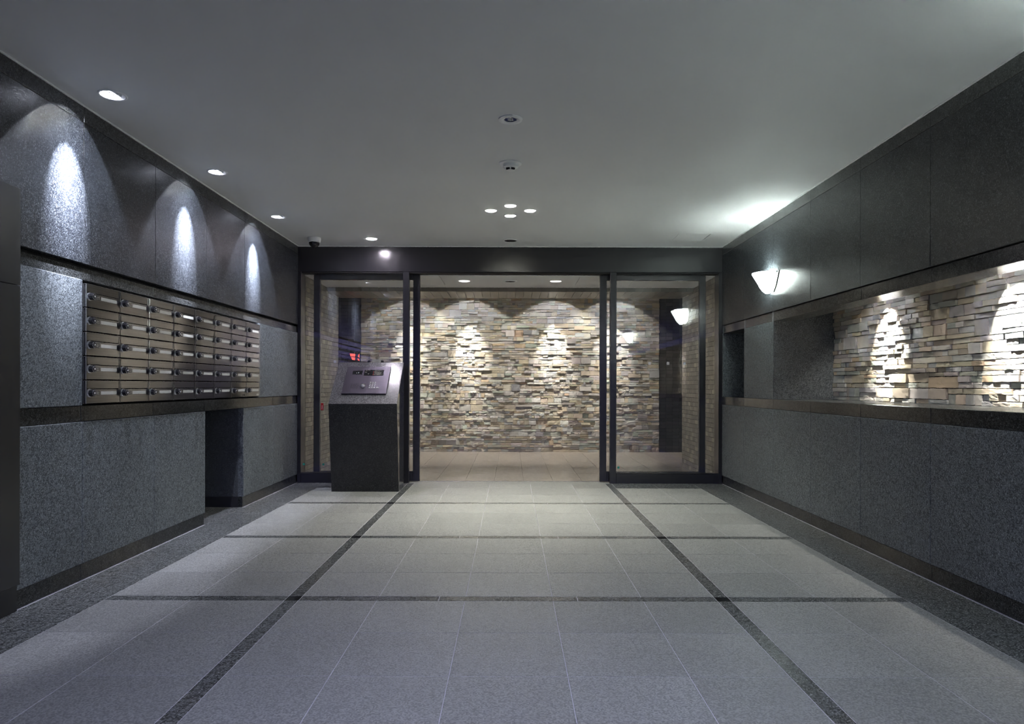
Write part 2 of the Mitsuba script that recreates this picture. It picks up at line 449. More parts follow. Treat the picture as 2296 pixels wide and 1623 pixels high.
def ledger(u0, u1, v0, v1, row, r, seg=(0.16, 0.42), lim=(0.06, 0.2)):
    """Rectangles of a stacked-stone cladding: bands of three courses, broken into segments, some stones two courses high."""
    out = []
    v = v0
    while v < v1 - 1e-6:
        hs = [row * r.uniform(0.8, 1.2) for _ in range(3)]
        k = 3 * row / sum(hs)
        hs = [h * k for h in hs]
        u = u0
        while u < u1 - 1e-6:
            w = r.uniform(*seg)
            if u1 - (u + w) < 0.1: w = u1 - u
            pat = r.choices([(1, 1, 1), (2, 1), (1, 2), (3,)], [5, 2, 2, 0.25])[0]
            j, vv = 0, v
            for p_ in pat:
                hh = sum(hs[j:j + p_]); j += p_
                if p_ == 3: parts_ = [w] if w < 0.2 else [w * 0.5, w * 0.5]
                else:
                    nn = max(1, round(w / r.uniform(*lim)))
                    cuts = [r.uniform(0.6, 1.4) for _ in range(nn)]
                    parts_ = [w * c / sum(cuts) for c in cuts]
                uu = u
                top = min(vv + hh, v1)
                if top - vv > 0.006:
                    for pw in parts_:
                        out.append((uu, uu + pw, vv, top)); uu += pw
                vv += hh
            u += w
        v += 3 * row
    return out


def pick(r):
    c, = r.choices([p[0] for p in PAL], [p[1] for p in PAL])
    k = r.uniform(0.85, 1.15)
    return [min(0.75, x * k * r.uniform(0.97, 1.03)) for x in c]


r = random.Random(21)
ns = ledger(RN_Y0, RN_Y1, Z_S, NCZ, 0.0325, r)


def shows(q):   # size in the photograph: stones outside its frame or behind the head band count as small
    a, b, c, d = q
    return (b - a) * (min(d, 1.56) - c) / ((a + b) / 2) ** 3 if (b > 3.42 and c < 1.53) else 0


big = set(sorted(range(len(ns)), key=lambda i: -shows(ns[i]))[:300])
vs, ff_, cs, o = [], [], [], 0
for i, (a, b, c, d) in enumerate(ns):
    off = r.choice([0.0, 0.003, 0.006, 0.011, 0.016]) + r.uniform(0, 0.004)
    v, f, cc = stone_mesh(a, b, c + 0.0005, d - 0.0005, NB + 0.045, NB - off + 0.012, '-x', r, max(3, min(9, int((b - a) / 0.016))), 4, 0.003, pick(r))
    if i in big:
        part(wr, 'stone', (v, f), 'vertex_stone', color=cc)
    else:
        vs.append(v); ff_.append(f + o); o += len(v); cs.append(cc)
part(wr, 'small_stones', (np.vstack(vs), np.vstack(ff_)), 'vertex_stone', color=np.vstack(cs), stuff=True)

# ------------------------------------------------------------------ door wall: header, fixed glazing, sliding leaves
XC = -0.0135
hd = struct('trim_1', 'dark bronze header beam above the glass doors')
part(hd, None, cat(slab(XL, XR, 2.128, ZC - 0.006, YD + 0.14, YD, '-y', 0.003)), 'bronze_metal')
part(hd, 'shadow_gap', box(XL + 0.02, XR - 0.02, YD + 0.01, YD + 0.13, 2.116, 2.128), 'black_gap')
for s, nm, lab in ((-1, 'window_1', 'fixed glass side panel left of the doorway'), (1, 'window_2', 'fixed glass side panel right of the doorway')):
    w = struct(nm, lab)
    mx = lambda a, b: (min(XC + s * a, XC + s * b), max(XC + s * a, XC + s * b))
    wall_x = (XL, XL + 0.036) if s < 0 else (XR - 0.036, XR)
    part(w, 'jamb', slab(wall_x[0], wall_x[1], 0.0, 2.128, YD + 0.14, YD - 0.004, '-y', 0.002), 'bronze_metal')
    x0, x1 = mx(1.0134, 1.0763)
    part(w, 'stile', slab(x0, x1, 0.0, 2.128, YD + 0.055, YD - 0.002, '-y', 0.002), 'bronze_metal')
    inner = XC + s * 1.0763
    a, b = (wall_x[1], inner) if s < 0 else (inner, wall_x[0])
    part(w, 'bottom_rail', cat(slab(a, b, 0.0, 0.098, YD + 0.055, YD, '-y', 0.002), slab(a, b, 0.098, 0.106, YD + 0.05, YD + 0.008, '-y', 0.002)), 'bronze_metal')
    part(w, 'glass_pane', (np.array([(a, YD + 0.03, 0.104), (b, YD + 0.03, 0.104), (b, YD + 0.03, 2.13), (a, YD + 0.03, 2.13)], float), np.array([(0, 1, 2), (0, 2, 3)])), 'pane_glass')
YL = 6.97
for s, nm, lab in ((-1, 'door_1', 'left sliding glass door leaf, slid open behind the side panel'), (1, 'door_2', 'right sliding glass door leaf, slid open behind the side panel')):
    d_ = struct(nm, lab)
    xi0, xi1 = (-0.9993, -0.931) if s < 0 else (0.908, 0.9765)
    xo0, xo1 = (-2.014, -1.951) if s < 0 else (1.9235, 1.987)
    for x0, x1 in ((xi0, xi1), (xo0, xo1)):
        part(d_, 'stile', slab(x0, x1, 0.008, 2.115, YL + 0.04, YL, '-y', 0.002), 'bronze_metal')
    a, b = (xo1, xi0) if s < 0 else (xi1, xo0)
    part(d_, 'top_rail', slab(a, b, 2.061, 2.115, YL + 0.038, YL + 0.001, '-y', 0.002), 'bronze_metal')
    part(d_, 'bottom_rail', slab(a, b, 0.008, 0.108, YL + 0.038, YL + 0.001, '-y', 0.002), 'bronze_metal')
    part(d_, 'glass_pane', (np.array([(a - 0.003, YL + 0.02, 0.106), (b + 0.003, YL + 0.02, 0.106), (b + 0.003, YL + 0.02, 2.063), (a - 0.003, YL + 0.02, 2.063)], float), np.array([(0, 1, 2), (0, 2, 3)])), 'pane_glass')
th = struct('trim_2', 'bright metal threshold rail across the doorway')
part(th, None, slab(-1.02, 1.0, YD + 0.14, YD + 0.16, -0.03, 0.003, '+z', 0.002), 'steel_bright')
# strip of floor between leaf track and threshold
part(fl, 'threshold_slab', slab(XL, XR, YD + 0.001, YD + 0.139, -0.03, 0.0, '+z', 0.001), 'floor_tile_1')

# ------------------------------------------------------------------ vestibule behind the doors
VL, VR, VY0, VY1 = -2.118, 2.100, 7.02, 8.38
VZ, BZ, BY0, BY1 = 2.111, 2.065, 7.86, 8.47
FY = 10.14
fh = struct('floor_hall', 'taupe tile floor behind the doors')
part(fh, None, box(-4.0, 4.0, 7.041, 10.4, -0.2, -0.003), 'hall_grout')
x = -0.772 - 0.302 * 11
k = 0
while x < 4.0:
    y = 7.042 - (0.3 if k % 2 else 0.0) + (0.4 if k % 2 else 0.398) - 0.4
    while y < 10.2:
        a, b = max(y, 7.042), min(y + 0.6, 10.2)
        if b - a > 0.02 and abs(x + 0.15) < 3.9:
            part(fh, 'tile', slab(x + 0.0015, x + 0.302 - 0.0015, a + 0.0015, b - 0.0015, -0.03, 0.0, '+z', 0.001), 'hall_tile')
        y += 0.6
    x += 0.302; k += 1

cv = struct('ceiling_hall', 'white ceiling of the vestibule behind the doors')
VLAMP = [(-0.505, 7.36), (0.480, 7.36)]
VVENT = (-0.012, 7.36)
VHATCH = [(-1.345, -0.737, 7.03, 7.65), (0.713, 1.32, 7.06, 7.65)]
poly = sbox(VL - 0.05, VY0 - 0.02, VR + 0.05, BY0 + 0.01)
for h in [Point(*p).buffer(0.06, 24) for p in VLAMP] + [Point(*VVENT).buffer(0.058, 24)] + [sbox(a, c, b, d) for a, b, c, d in VHATCH]:
    poly = poly.difference(h)
m = trimesh.creation.extrude_polygon(poly, 0.015, engine='earcut')
part(cv, None, cat(moved((np.asarray(m.vertices), np.asarray(m.faces)), (0, 0, VZ)), box(VL - 0.1, VR + 0.1, VY0 - 0.02, BY0 + 0.02, VZ + 0.13, VZ + 0.3)), 'paint_ceiling')

TP = [(0.235, 0.225, 0.195), (0.20, 0.192, 0.168), (0.265, 0.25, 0.215), (0.22, 0.205, 0.18), (0.34, 0.325, 0.26)]


def tile_run(u0, u1, v0, v1, tw, thh, r, cols, wts, off=True):
    out, k, v = [], 0, v0
    while v < v1 - 0.004:
        t = min(v + thh, v1)
        u = u0 - (tw / 2 if (k % 2 and off) else 0)
        while u < u1 - 0.003:
            a, b = max(u, u0), min(u + tw, u1)
            if b - a > 0.006: out.append((a, b, v, t, r.choices(cols, wts)[0]))
            u += tw
        v += thh; k += 1
    return out


def joined_tiles(rects, nb, nf, axis, g=0.004):
    vs, fs, cs, o = [], [], [], 0
    for a, b, c, d, cl in rects:
        v, f = slab(a + g / 2, b - g / 2, c + g / 2, d - g / 2, nb, nf, axis, 0.001)
        vs.append(v); fs.append(f + o); o += len(v); cs.append(np.tile(cl, (len(v), 1)))
    return (np.vstack(vs), np.vstack(fs)), np.vstack(cs)


r = random.Random(8)
for nm, xw, ax, lab in (('wall_hall_left', VL, '+x', 'left wall of the vestibule in small taupe tiles'), ('wall_hall_right', VR, '-x', 'right wall of the vestibule in small taupe tiles')):
    s = -1 if ax == '+x' else 1
    w = struct(nm, lab)
    xa, xb = sorted((xw + s * 0.006, xw + s * 0.3))
    xc, xd = sorted((xw + s * 0.006, s * 4.0))
    part(w, None, cat(box(xa, xb, VY0 + 0.003, VY1, -0.1, 2.5), box(xc, xd, VY1 - 0.1, VY1 - 0.006, -0.1, 2.5)), 'brown_trim')
    rc = tile_run(VY0 + 0.02, VY1, 0.0, VZ + 0.02, 0.1, 0.05, r, TP, [5, 5, 4, 4, 2.2])
    mm, cc = joined_tiles(rc, xw + s * 0.007, xw, ax, 0.005)
    part(w, 'tiles', mm, 'vertex_tile', color=cc, stuff=True)
bm = struct('trim_3', 'tiled beam over the way from the vestibule to the corridor')
part(bm, None, box(VL - 0.3, VR + 0.3, BY0 + 0.006, BY1 - 0.004, BZ + 0.006, 2.6), 'hall_grout')
x = VL
k = 0
while x < VR - 0.01:
    b = min(x + 0.0985, VR)
    cl = r.choice([(0.155, 0.138, 0.115), (0.135, 0.122, 0.102), (0.17, 0.15, 0.125)])
    v, f = slab(x + 0.002, b - 0.002, BY0 + 0.004, BY1, BZ + 0.012, BZ, '-z', 0.001)
    part(bm, 'soffit_tile', (v, f), 'vertex_tile', color=np.tile(cl, (len(v), 1)))
    v, f = slab(x + 0.002, b - 0.002, BZ, VZ + 0.01, BY0 + 0.012, BY0, '-y', 0.001)
    part(bm, 'face_tile', (v, f), 'vertex_tile', color=np.tile(cl, (len(v), 1)))
    x = b

# ------------------------------------------------------------------ corridor with the stone wall
CZ = 2.40
cc_ = struct('ceiling_corridor', 'white ceiling of the corridor in front of the stone wall')
part(cc_, None, box(-4.0, 4.0, BY1 - 0.15, FY + 0.2, CZ, CZ + 0.2), 'paint_ceiling')
wf = struct('wall_far', 'stacked stone wall at the end behind the doors')
SX0, SX1 = -2.229, 2.202
part(wf, None, box(-4.0, 4.0, FY + 0.035, FY + 0.2, -0.1, CZ), 'hall_grout')
r = random.Random(77)
fs_ = ledger(SX0, SX1, 0.0, CZ, 0.0335, r, (0.16, 0.42), (0.05, 0.17))
fs_ = [q for q in fs_]


def shown(q):   # courses hidden behind the beam or the ceiling line count as small
    a, b, c, d = q
    return (b - a) * (d - c) if c < 2.28 else 0


order = sorted(range(len(fs_)), key=lambda i: -shown(fs_[i]))
big = set(order[:300])
vs, ff_, cs, o = [], [], [], 0
for i, (a, b, c, d) in enumerate(fs_):
    off = r.choice([0.0, 0.004, 0.008, 0.013, 0.020]) + r.uniform(0, 0.003)
    v, f, cl = stone_mesh(a, b, c + 0.0005, d - 0.0005, FY + 0.04, FY + 0.012 - off, '-y', r, max(2, min(6, int((b - a) / 0.02))), 2, 0.0042, pick(r))
    if i in big:
        part(wf, 'stone', (v, f), 'vertex_stone', color=cl)
    else:
        vs.append(v); ff_.append(f + o); o += len(v); cs.append(cl)
part(wf, 'small_stones', (np.vstack(vs), np.vstack(ff_)), 'vertex_stone', color=np.vstack(cs), stuff=True)
DT = [(0.036, 0.036, 0.038), (0.044, 0.043, 0.046), (0.030, 0.032, 0.032), (0.05, 0.046, 0.05)]
for nm, x0, x1, lab in (('wall_far_left', -2.62, SX0 - 0.004, 'dark tiled wall strip left of the stone wall'), ('wall_far_right', SX1 + 0.004, 2.60, 'dark tiled wall strip right of the stone wall')):
    w = struct(nm, lab)
    part(w, None, box(x0, x1, FY + 0.012, FY + 0.04, -0.02, CZ), 'black_gap')
    for a, b, c, d, cl in tile_run(x0, x1, 0.0, 2.3, 0.098, 0.0505, r, DT, [1, 1, 1, 0.6], off=False):
        v, f = slab(a + 0.002, b - 0.002, c + 0.002, d - 0.002, FY + 0.014, FY + 0.004, '-y', 0.001)
        part(w, 'tile', (v, f), 'vertex_tile', color=np.tile(cl, (len(v), 1)))
we = struct('wall_corridor_left', 'end wall of the corridor, left'); part(we, None, box(-4.1, -4.0, 8.3, 10.4, -0.1, CZ + 0.1), 'brown_trim')
we = struct('wall_corridor_right', 'end wall of the corridor, right'); part(we, None, box(4.0, 4.1, 8.3, 10.4, -0.1, CZ + 0.1), 'brown_trim')

# ================================================================== THINGS
# ------------------------------------------------------------------ mailboxes
MW, MH = (MB_Y1 - MB_Y0) / 8, (MB_Z1 - MB_Z0) / 5
PX = XL + 0.016                         # front plane of the doors


def uvslab(*a, **k):
    v, f = slab(*a, **k)
    return v, f, np.stack([v[:, 2], v[:, 1]], 1)


def local(mesh, bsdf, smooth=False, uv=None):
    return mikit.ply(mesh, bsdf, smooth, uv=uv)


case_m = local(cat(box(XL - 0.04, PX - 0.004, 0.004, MW - 0.004, 0.004, MH - 0.004)), 'black_gap')
rim_m = local(cat(box(XL - 0.02, PX - 0.001, 0.0022, MW - 0.0022, MH - 0.0045, MH - 0.0022), box(PX - 0.006, PX - 0.001, 0.0015, 0.0045, 0.002, MH - 0.0022),
                  box(XL - 0.004, XL + 0.003, 0.0012, 0.004, 0.002, MH - 0.0022)), 'steel_bright')
zs = MH * 0.63
v, f, uv = uvslab(0.004, MW - 0.0035, 0.0035, zs - 0.0015, PX - 0.004, PX, '+x', b=0.0012)
door_m = local((v, f), 'steel_brushed', uv=uv)
v, f, uv = uvslab(0.009, MW - 0.013, zs + 0.0020, MH - 0.0045, PX - 0.004, PX - 0.0006, '+x', b=0.0012)
flap_m = local((v, f), 'steel_brushed', uv=uv)
v, f = cat(slab(0.004, 0.008, zs - 0.0015, MH - 0.0045, PX - 0.004, PX, '+x', 0.001), slab(MW - 0.0115, MW - 0.0035, zs - 0.0015, MH - 0.0045, PX - 0.004, PX, '+x', 0.001), slab(0.004, MW - 0.0035, MH - 0.0055, MH - 0.0035, PX - 0.004, PX, '+x', 0.0005))
frame_m = local((v, f), 'steel_brushed', uv=np.stack([v[:, 2], v[:, 1]], 1))
KY, KZ = 0.0235, MH * 0.46
Rx = rot([0, 1, 0], 90)                  # lathe axis z -> +x


def lathe_x(profile, x, y, z, n=20):
    return moved(lathe(profile, n), (x, y, z), Rx)


collar_m = local(lathe_x([(0, 0), (0.0215, 0), (0.0215, 0.004), (0.019, 0.007), (0, 0.007)], PX, KY, KZ), 'chrome', 30)
a_ = []
for k in range(20):
    a_.append((0.0180 if k % 2 else 0.0165, k * math.pi / 10))
ring = [(r_ * math.cos(t), r_ * math.sin(t)) for r_, t in a_]
km = trimesh.creation.extrude_polygon(Polygon(ring), 0.020, engine='earcut')
knob_m = local(cat(moved((np.asarray(km.vertices), np.asarray(km.faces)), (PX + 0.006, KY, KZ), Rx), lathe_x([(0, 0.020), (0.013, 0.020), (0.011, 0.023), (0, 0.023)], PX + 0.006, KY, KZ)), 'black_plastic')
tk = []
for k in range(10):
    q = box(0.0035, 0.0165, -0.0011, 0.0011, 0.0, 0.0006)
    tk.append(moved(q, (0, 0, 0.0202), rot([0, 0, 1], 36 * k)))
tk.append(moved(lathe([(0, 0), (0.004, 0), (0.005, 0.0008), (0, 0.0008)], 10), (0, 0, 0.023)))
marks_m = local(moved(cat(*tk), (PX + 0.006, KY, KZ), Rx), 'white_mark')
PZ = MH * 0.455
plate_m = local(slab(0.063, 0.111, PZ - 0.0105, PZ + 0.0105, PX - 0.001, PX + 0.0012, '+x', 0.0006), 'plate_dark')
card_m = local(slab(0.122, 0.264, PZ - 0.0088, PZ + 0.0088, PX - 0.001, PX + 0.0010, '+x', 0.0005), 'card_white')
ORD = ['first', 'second', 'third', 'fourth', 'fifth', 'sixth', 'seventh', 'eighth']
ROWN = ['top', 'second', 'third', 'fourth', 'bottom']
for i in range(5):
    for j in range(8):
        num = f'{i + 2}0{j + 1}'
        b = thing('mailbox', f'brushed steel mailbox {num} with black dial, {ORD[j]} from the near end in the {ROWN[i]} row', 'mailbox', 'steel mailboxes in the left wall')
        tw = T().translate([0, MB_Y0 + MW * j, MB_Z1 - MH * (i + 1)])
        put = lambda nm, m_, **k: part(b, nm, {**m_, 'to_world': tw}, None, **k)
        put('case', case_m); put('rim', rim_m); put('door', door_m); put('frame', frame_m); put('mail_flap', flap_m)
        dl = put('dial_lock', collar_m, label='black combination dial with white ticks')
        part(dl, 'knob', {**knob_m, 'to_world': tw}, None); part(dl, 'markings', {**marks_m, 'to_world': tw}, None)
        pl = put('number_plate', plate_m)
        tm = meshkit.text_mesh(num, 0.0150, 0.0008)
        tv = np.asarray(tm.vertices)
        tv = tv - [(tv[:, 0].min() + tv[:, 0].max()) / 2, (tv[:, 1].min() + tv[:, 1].max()) / 2, 0]
        # reading direction on the left wall, seen from the room: left to right is +y
        tv = np.stack([tv[:, 2] + PX + 0.0011, tv[:, 0] + 0.0885, tv[:, 1] + PZ], 1)
        part(pl, 'digits', {**mikit.ply((tv, np.asarray(tm.faces)), 'digit_grey'), 'to_world': tw}, None)
        put('name_card', card_m)
        if i == 4 and j == 6:
            put('emblem', local(cat(*[slab(0.215 + 0.02 * k, 0.227 + 0.02 * k, 0.012, 0.026, PX - 0.001, PX + 0.0008, '+x', 0.0003) for k in range(3)]), 'plate_dark'), label='row of three small dark marks')
        if i == 4 and j == 7:
            put('maker_plate', local(slab(0.215, 0.268, 0.013, 0.025, PX - 0.001, PX + 0.0008, '+x', 0.0003), 'card_white'), label='small pale plate')

# ------------------------------------------------------------------ black locker at the left edge
lk = thing('parcel_locker', 'tall black metal locker cabinet against the left wall at the photo edge', 'locker')
LX, LY0, LY1 = XL + 0.030, 1.75, 2.953
part(lk, 'body', box(XL + 0.0045, LX - 0.018, LY0, LY1 - 0.002, 0.12, 1.832), 'black_metal')
for y0, y1 in ((LY0, 2.35), (2.352, LY1)):
    part(lk, 'upper_door', slab(y0, y1, 1.4135, 1.832, LX - 0.018, LX, '+x', 0.002), 'black_metal')
    part(lk, 'lower_door', slab(y0, y1, 0.12, 1.4105, LX - 0.018, LX, '+x', 0.002), 'black_metal')
part(lk, 'toe_kick', box(XL + 0.0045, XL + 0.008, LY0, LY1 + 0.012, 0.001, 0.12), 'black_metal')

# ------------------------------------------------------------------ intercom stand
st = thing('intercom_stand', 'dark granite lectern with a purple grey entry phone panel, before the left glass', 'stand')
SXa, SXb = -1.655, -1.037
prof = [(6.32, 0.0), (6.20, 0.8124), (6.60, 1.202), (6.60, 0.0)]
pv = np.array([(SXa, y, z) for y, z in prof] + [(SXb, y, z) for y, z in prof])
pf = np.array([(0, 4, 5), (0, 5, 1), (1, 5, 6), (1, 6, 2), (2, 6, 7), (2, 7, 3), (3, 7, 4), (3, 4, 0), (0, 1, 2), (0, 2, 3), (4, 6, 5), (4, 7, 6)])
part(st, 'pedestal', (pv, pf), 'granite_stand')
for x0, x1 in ((SXa - 0.0022, SXa), (SXb, SXb + 0.0022)):
    q = trimesh.creation.extrude_polygon(Polygon([(6.32, 0.0), (6.20, 0.8124), (6.60, 1.202), (6.60, 0.0)]), x1 - x0, engine='earcut')
    qv = np.asarray(q.vertices)
    part(st, 'side_slab', (np.stack([x0 + qv[:, 2], qv[:, 0], qv[:, 1]], 1), np.asarray(q.faces)), 'granite_mirror', label='highly polished dark granite side')
sl = np.array([0, 0.40, 0.3896]); L = np.linalg.norm(sl); sv = sl / L
sn = np.cross([1, 0, 0], sv)             # outward: up and towards the room
o = np.array([0, 6.20, 0.8124])


def on_slope(x0, x1, s0, s1, h0, h1, b=0.001):
    v, f = slab(x0, x1, s0, s1, h0, h1, '+z', b)
    return o + v[:, :1] * [1, 0, 0] + v[:, 1:2] * sv + v[:, 2:] * sn, f


part(st, 'sloping_slab', on_slope(SXa - 0.0022, SXb + 0.0022, 0.0, L, -0.004, 0.006, 0.002), 'granite_stand_top')
ip = None
IX0, IX1, IS0, IS1, IH = -1.558, -1.146, 0.205 * L, 0.858 * L, 0.022
IW, IL = IX1 - IX0, IS1 - IS0
U = lambda u: IX0 + IW * u
V_ = lambda q: IS0 + IL * q
ip = part(st, 'panel', on_slope(IX0, IX1, IS0, IS1, IH - 0.006, IH, 0.0015), 'panel_anodised', label='purple grey metal entry phone panel')
part(ip, 'housing', on_slope(IX0 + 0.004, IX1 - 0.004, IS0 + 0.004, IS1 - 0.004, 0.005, IH - 0.006), 'black_plastic')
h = IH
dsp = part(ip, 'display', on_slope(U(0.145), U(0.369), V_(0.70), V_(0.84), h, h + 0.001), 'dark_glass', label='small dark display window')
part(ip, 'glyphs', cat(on_slope(U(0.225), U(0.245), V_(0.745), V_(0.768), h + 0.001, h + 0.0014), on_slope(U(0.272), U(0.292), V_(0.745), V_(0.785), h + 0.001, h + 0.0014)), 'white_mark')
dsp = part(ip, 'notice_window', on_slope(U(0.41), U(0.855), V_(0.655), V_(0.876), h, h + 0.001), 'dark_glass', label='wide dark instruction window')
lines = [(0.43, 0.475, 0.845), (0.49, 0.54, 0.845), (0.43, 0.47, 0.775), (0.50, 0.525, 0.715), (0.64, 0.80, 0.84), (0.64, 0.77, 0.815), (0.64, 0.82, 0.765), (0.66, 0.80, 0.745), (0.64, 0.83, 0.705), (0.64, 0.79, 0.685)]
part(ip, 'text_lines', cat(*[on_slope(U(a), U(b), V_(c), V_(c + 0.012), h + 0.001, h + 0.0014, 0.0002) for a, b, c in lines]), 'digit_grey')
part(ip, 'red_dots', cat(*[on_slope(U(0.615), U(0.632), V_(c), V_(c + 0.022), h + 0.001, h + 0.0015, 0.0002) for c in (0.80, 0.745, 0.685)]), 'red_plastic')
for k in range(7):
    part(ip, 'speaker_slot', on_slope(U(0.185 + 0.0235 * k), U(0.193 + 0.0235 * k), V_(0.18), V_(0.365), h, h + 0.0006, 0.0001), 'black_gap')
ctr = o + np.array([U(0.45), 0, 0]) + V_(0.27) * sv + sn * h
Rn = np.stack([[1, 0, 0], sv, sn], 1)
part(ip, 'camera_knob', moved(lathe([(0, 0), (0.024, 0), (0.024, 0.006), (0.020, 0.016), (0.012, 0.022), (0, 0.024)], 24), ctr, Rn), 'chrome', 40, label='round chrome key cylinder')
for rr, vv in enumerate((0.4, 0.337, 0.274, 0.21)):
    for cidx in range(3):
        u = 0.604 + 0.054 * cidx
        part(ip, 'key', on_slope(U(u - 0.017), U(u + 0.017), V_(vv - 0.016), V_(vv + 0.016), h, h + 0.004, 0.001), 'white_mark')
part(ip, 'call_key', on_slope(U(0.755), U(0.815), V_(0.194), V_(0.226), h, h + 0.004, 0.001), 'white_mark')

# ------------------------------------------------------------------ lamps
WHITE_L, WHITE_C, WHITE_H, FLUO = np.array([0.91, 0.96, 1.15]), np.array([1.0, 1.0, 0.86]), np.array([1.0, 0.95, 0.84]), np.array([0.86, 1.0, 0.93])
POS3 = ['nearest', 'middle', 'farthest']
for k, (x, y) in enumerate(SPOTS):
    d_ = thing('recessed_spotlight', f'{POS3[k]} of three tilted round spotlights in the ceiling along the left wall', 'ceiling light', 'tilted spotlights along the left wall')
    part(d_, 'trim_ring', moved(lathe([(0.055, 0.012), (0.055, -0.003), (0.059, -0.005), (0.064, -0.003), (0.065, 0.0), (0.058, 0.001), (0.058, 0.012)], 36), (x, y, ZC)), 'lamp_body', 30)
    part(d_, 'cup', moved(lathe([(0.055, 0.0), (0.055, 0.07), (0.0, 0.07), (0.0, 0.075), (0.058, 0.075), (0.058, 0.0), (0.055, 0.0)], 28), (x, y, ZC)), 'lamp_body', 30)
    R = rot([0, 1, 0], 28)
    hdm = moved(lathe([(0.0, 0.05), (0.036, 0.034), (0.043, 0.0), (0.045, 0.0), (0.039, 0.036), (0.0, 0.054)], 24), (x - 0.006, y, ZC + 0.014), R)
    hd_ = part(d_, 'lamp_head', hdm, 'mirror_reflector', 30)
    part(hd_, 'lens', moved(disc(0.038), (x - 0.012, y, ZC + 0.016), R), 'lamp_body', emit=WHITE_L * 14, weight=0.1)
    t = math.radians(32)
    spot(f'{d_}__wide_beam', (x, y, ZC - 0.012), (-math.sin(t), 0, -math.cos(t)), WHITE_L * 2.9, 46, 41, 2.5)
    spot(f'{d_}__core_beam', (x, y, ZC - 0.012), (-math.sin(math.radians(27)), 0, -math.cos(math.radians(27))), WHITE_L * 48, 18, 1, 26.0)
    spot(f'{d_}__mid_beam', (x, y, ZC - 0.012), (-math.sin(t), 0, -math.cos(t)), WHITE_L * 1.8, 32, 8, 2.0)
DN = ['left', 'right', 'near', 'far']
for k, (x, y) in enumerate(DIAMOND):
    d_ = thing('round_downlight', f'{DN[k]} one of four small round lit downlights set in a diamond on the ceiling', 'ceiling light', 'diamond of four downlights')
    part(d_, 'trim_ring', moved(lathe([(0.044, 0.012), (0.044, -0.001), (0.047, -0.003), (0.051, -0.001), (0.051, 0.0), (0.046, 0.001), (0.046, 0.012)], 32), (x, y, ZC)), 'lamp_body', 30)
    part(d_, 'housing', moved(lathe([(0.0455, 0.0), (0.0455, 0.05), (0.0, 0.05)], 24), (x, y, ZC)), 'lamp_body', 30)
    part(d_, 'lens', moved(dome(0.0455, 0.013), (x, y, ZC + 0.001)), 'lamp_body', emit=WHITE_C * 22, weight=0.1)
    spot(f'{d_}__beam', (x, y, ZC - 0.016), (0, 0, -1), WHITE_C * 3.0, 56, 10, 2.5)
ADDED_LAMPS = [(-0.163, 1.25), (0.150, 1.25), (-0.008, 1.10), (-0.008, 1.41)]  # unseen lamps, added to give the near floor and ceiling cool light
COOL = np.array([0.77, 0.83, 1.17])
for k, (x, y) in enumerate(ADDED_LAMPS):
    d_ = thing('added_downlight', f'{("left", "right", "rear", "front")[k]} one of four unseen downlights added in the ceiling above the camera', 'ceiling light', 'added downlights above the camera')
    part(d_, 'trim_ring', moved(lathe([(0.044, 0.0), (0.044, -0.003), (0.052, -0.003), (0.052, 0.0), (0.044, 0.0)], 28), (x, y, ZC)), 'lamp_body', 30)
    part(d_, 'lens', moved(disc(0.0445), (x, y, ZC - 0.0012)), 'lamp_body', emit=COOL * 8, weight=0.1)
    spot(f'{d_}__beam', (x, y, ZC - 0.008), (0, 0.25, -1), COOL * 1.15, 62, 12, 1.5)
d_ = thing('round_downlight', 'single bright round downlight in the ceiling above the intercom stand', 'ceiling light')
x, y = LAMP_I
part(d_, 'trim_ring', moved(lathe([(0.050, 0.012), (0.050, -0.001), (0.053, -0.003), (0.058, -0.001), (0.058, 0.0), (0.052, 0.001), (0.052, 0.012)], 32), (x, y, ZC)), 'lamp_body', 30)
part(d_, 'housing', moved(lathe([(0.0515, 0.0), (0.0515, 0.05), (0.0, 0.05)], 24), (x, y, ZC)), 'lamp_body', 30)
part(d_, 'lens', moved(dome(0.0515, 0.013), (x, y, ZC + 0.001)), 'lamp_body', emit=np.array([1.05, 0.95, 1.10]) * 110, weight=4.0)
spot(f'{d_}__wide_beam', (x, y, ZC - 0.016), (0.12, 0.15, -1), np.array([1.05, 0.95, 1.12]) * 0.3, 72, 30, 0.5)
spot(f'{d_}__core_beam', (x, y, ZC - 0.016), (0.14, 0.1, -1), np.array([1.05, 0.95, 1.12]) * 0.9, 38, 5, 0.5)
for k, (x, y) in enumerate(VLAMP):
    d_ = thing('vestibule_downlight', f'{("left", "right")[k]} of two round lit downlights in the low ceiling beyond the doorway', 'ceiling light', 'vestibule downlights')
    part(d_, 'trim_ring', moved(lathe([(0.058, 0.01), (0.058, -0.001), (0.062, -0.003), (0.070, -0.001), (0.070, 0.0), (0.060, 0.001), (0.060, 0.01)], 32), (x, y, VZ)), 'lamp_body', 30)
    part(d_, 'housing', moved(lathe([(0.0595, 0.0), (0.0595, 0.05), (0.0, 0.05)], 24), (x, y, VZ)), 'lamp_body', 30)
    part(d_, 'lens', moved(dome(0.0595, 0.010), (x, y, VZ + 0.001)), 'lamp_body', emit=WHITE_C * 8, weight=0.1)
    spot(f'{d_}__beam', (x, y, VZ - 0.013), (0, 0, -1), WHITE_C * 0.52, 80, 15, 2.0)
CN = ['leftmost', 'second from left', 'second from right', 'rightmost']
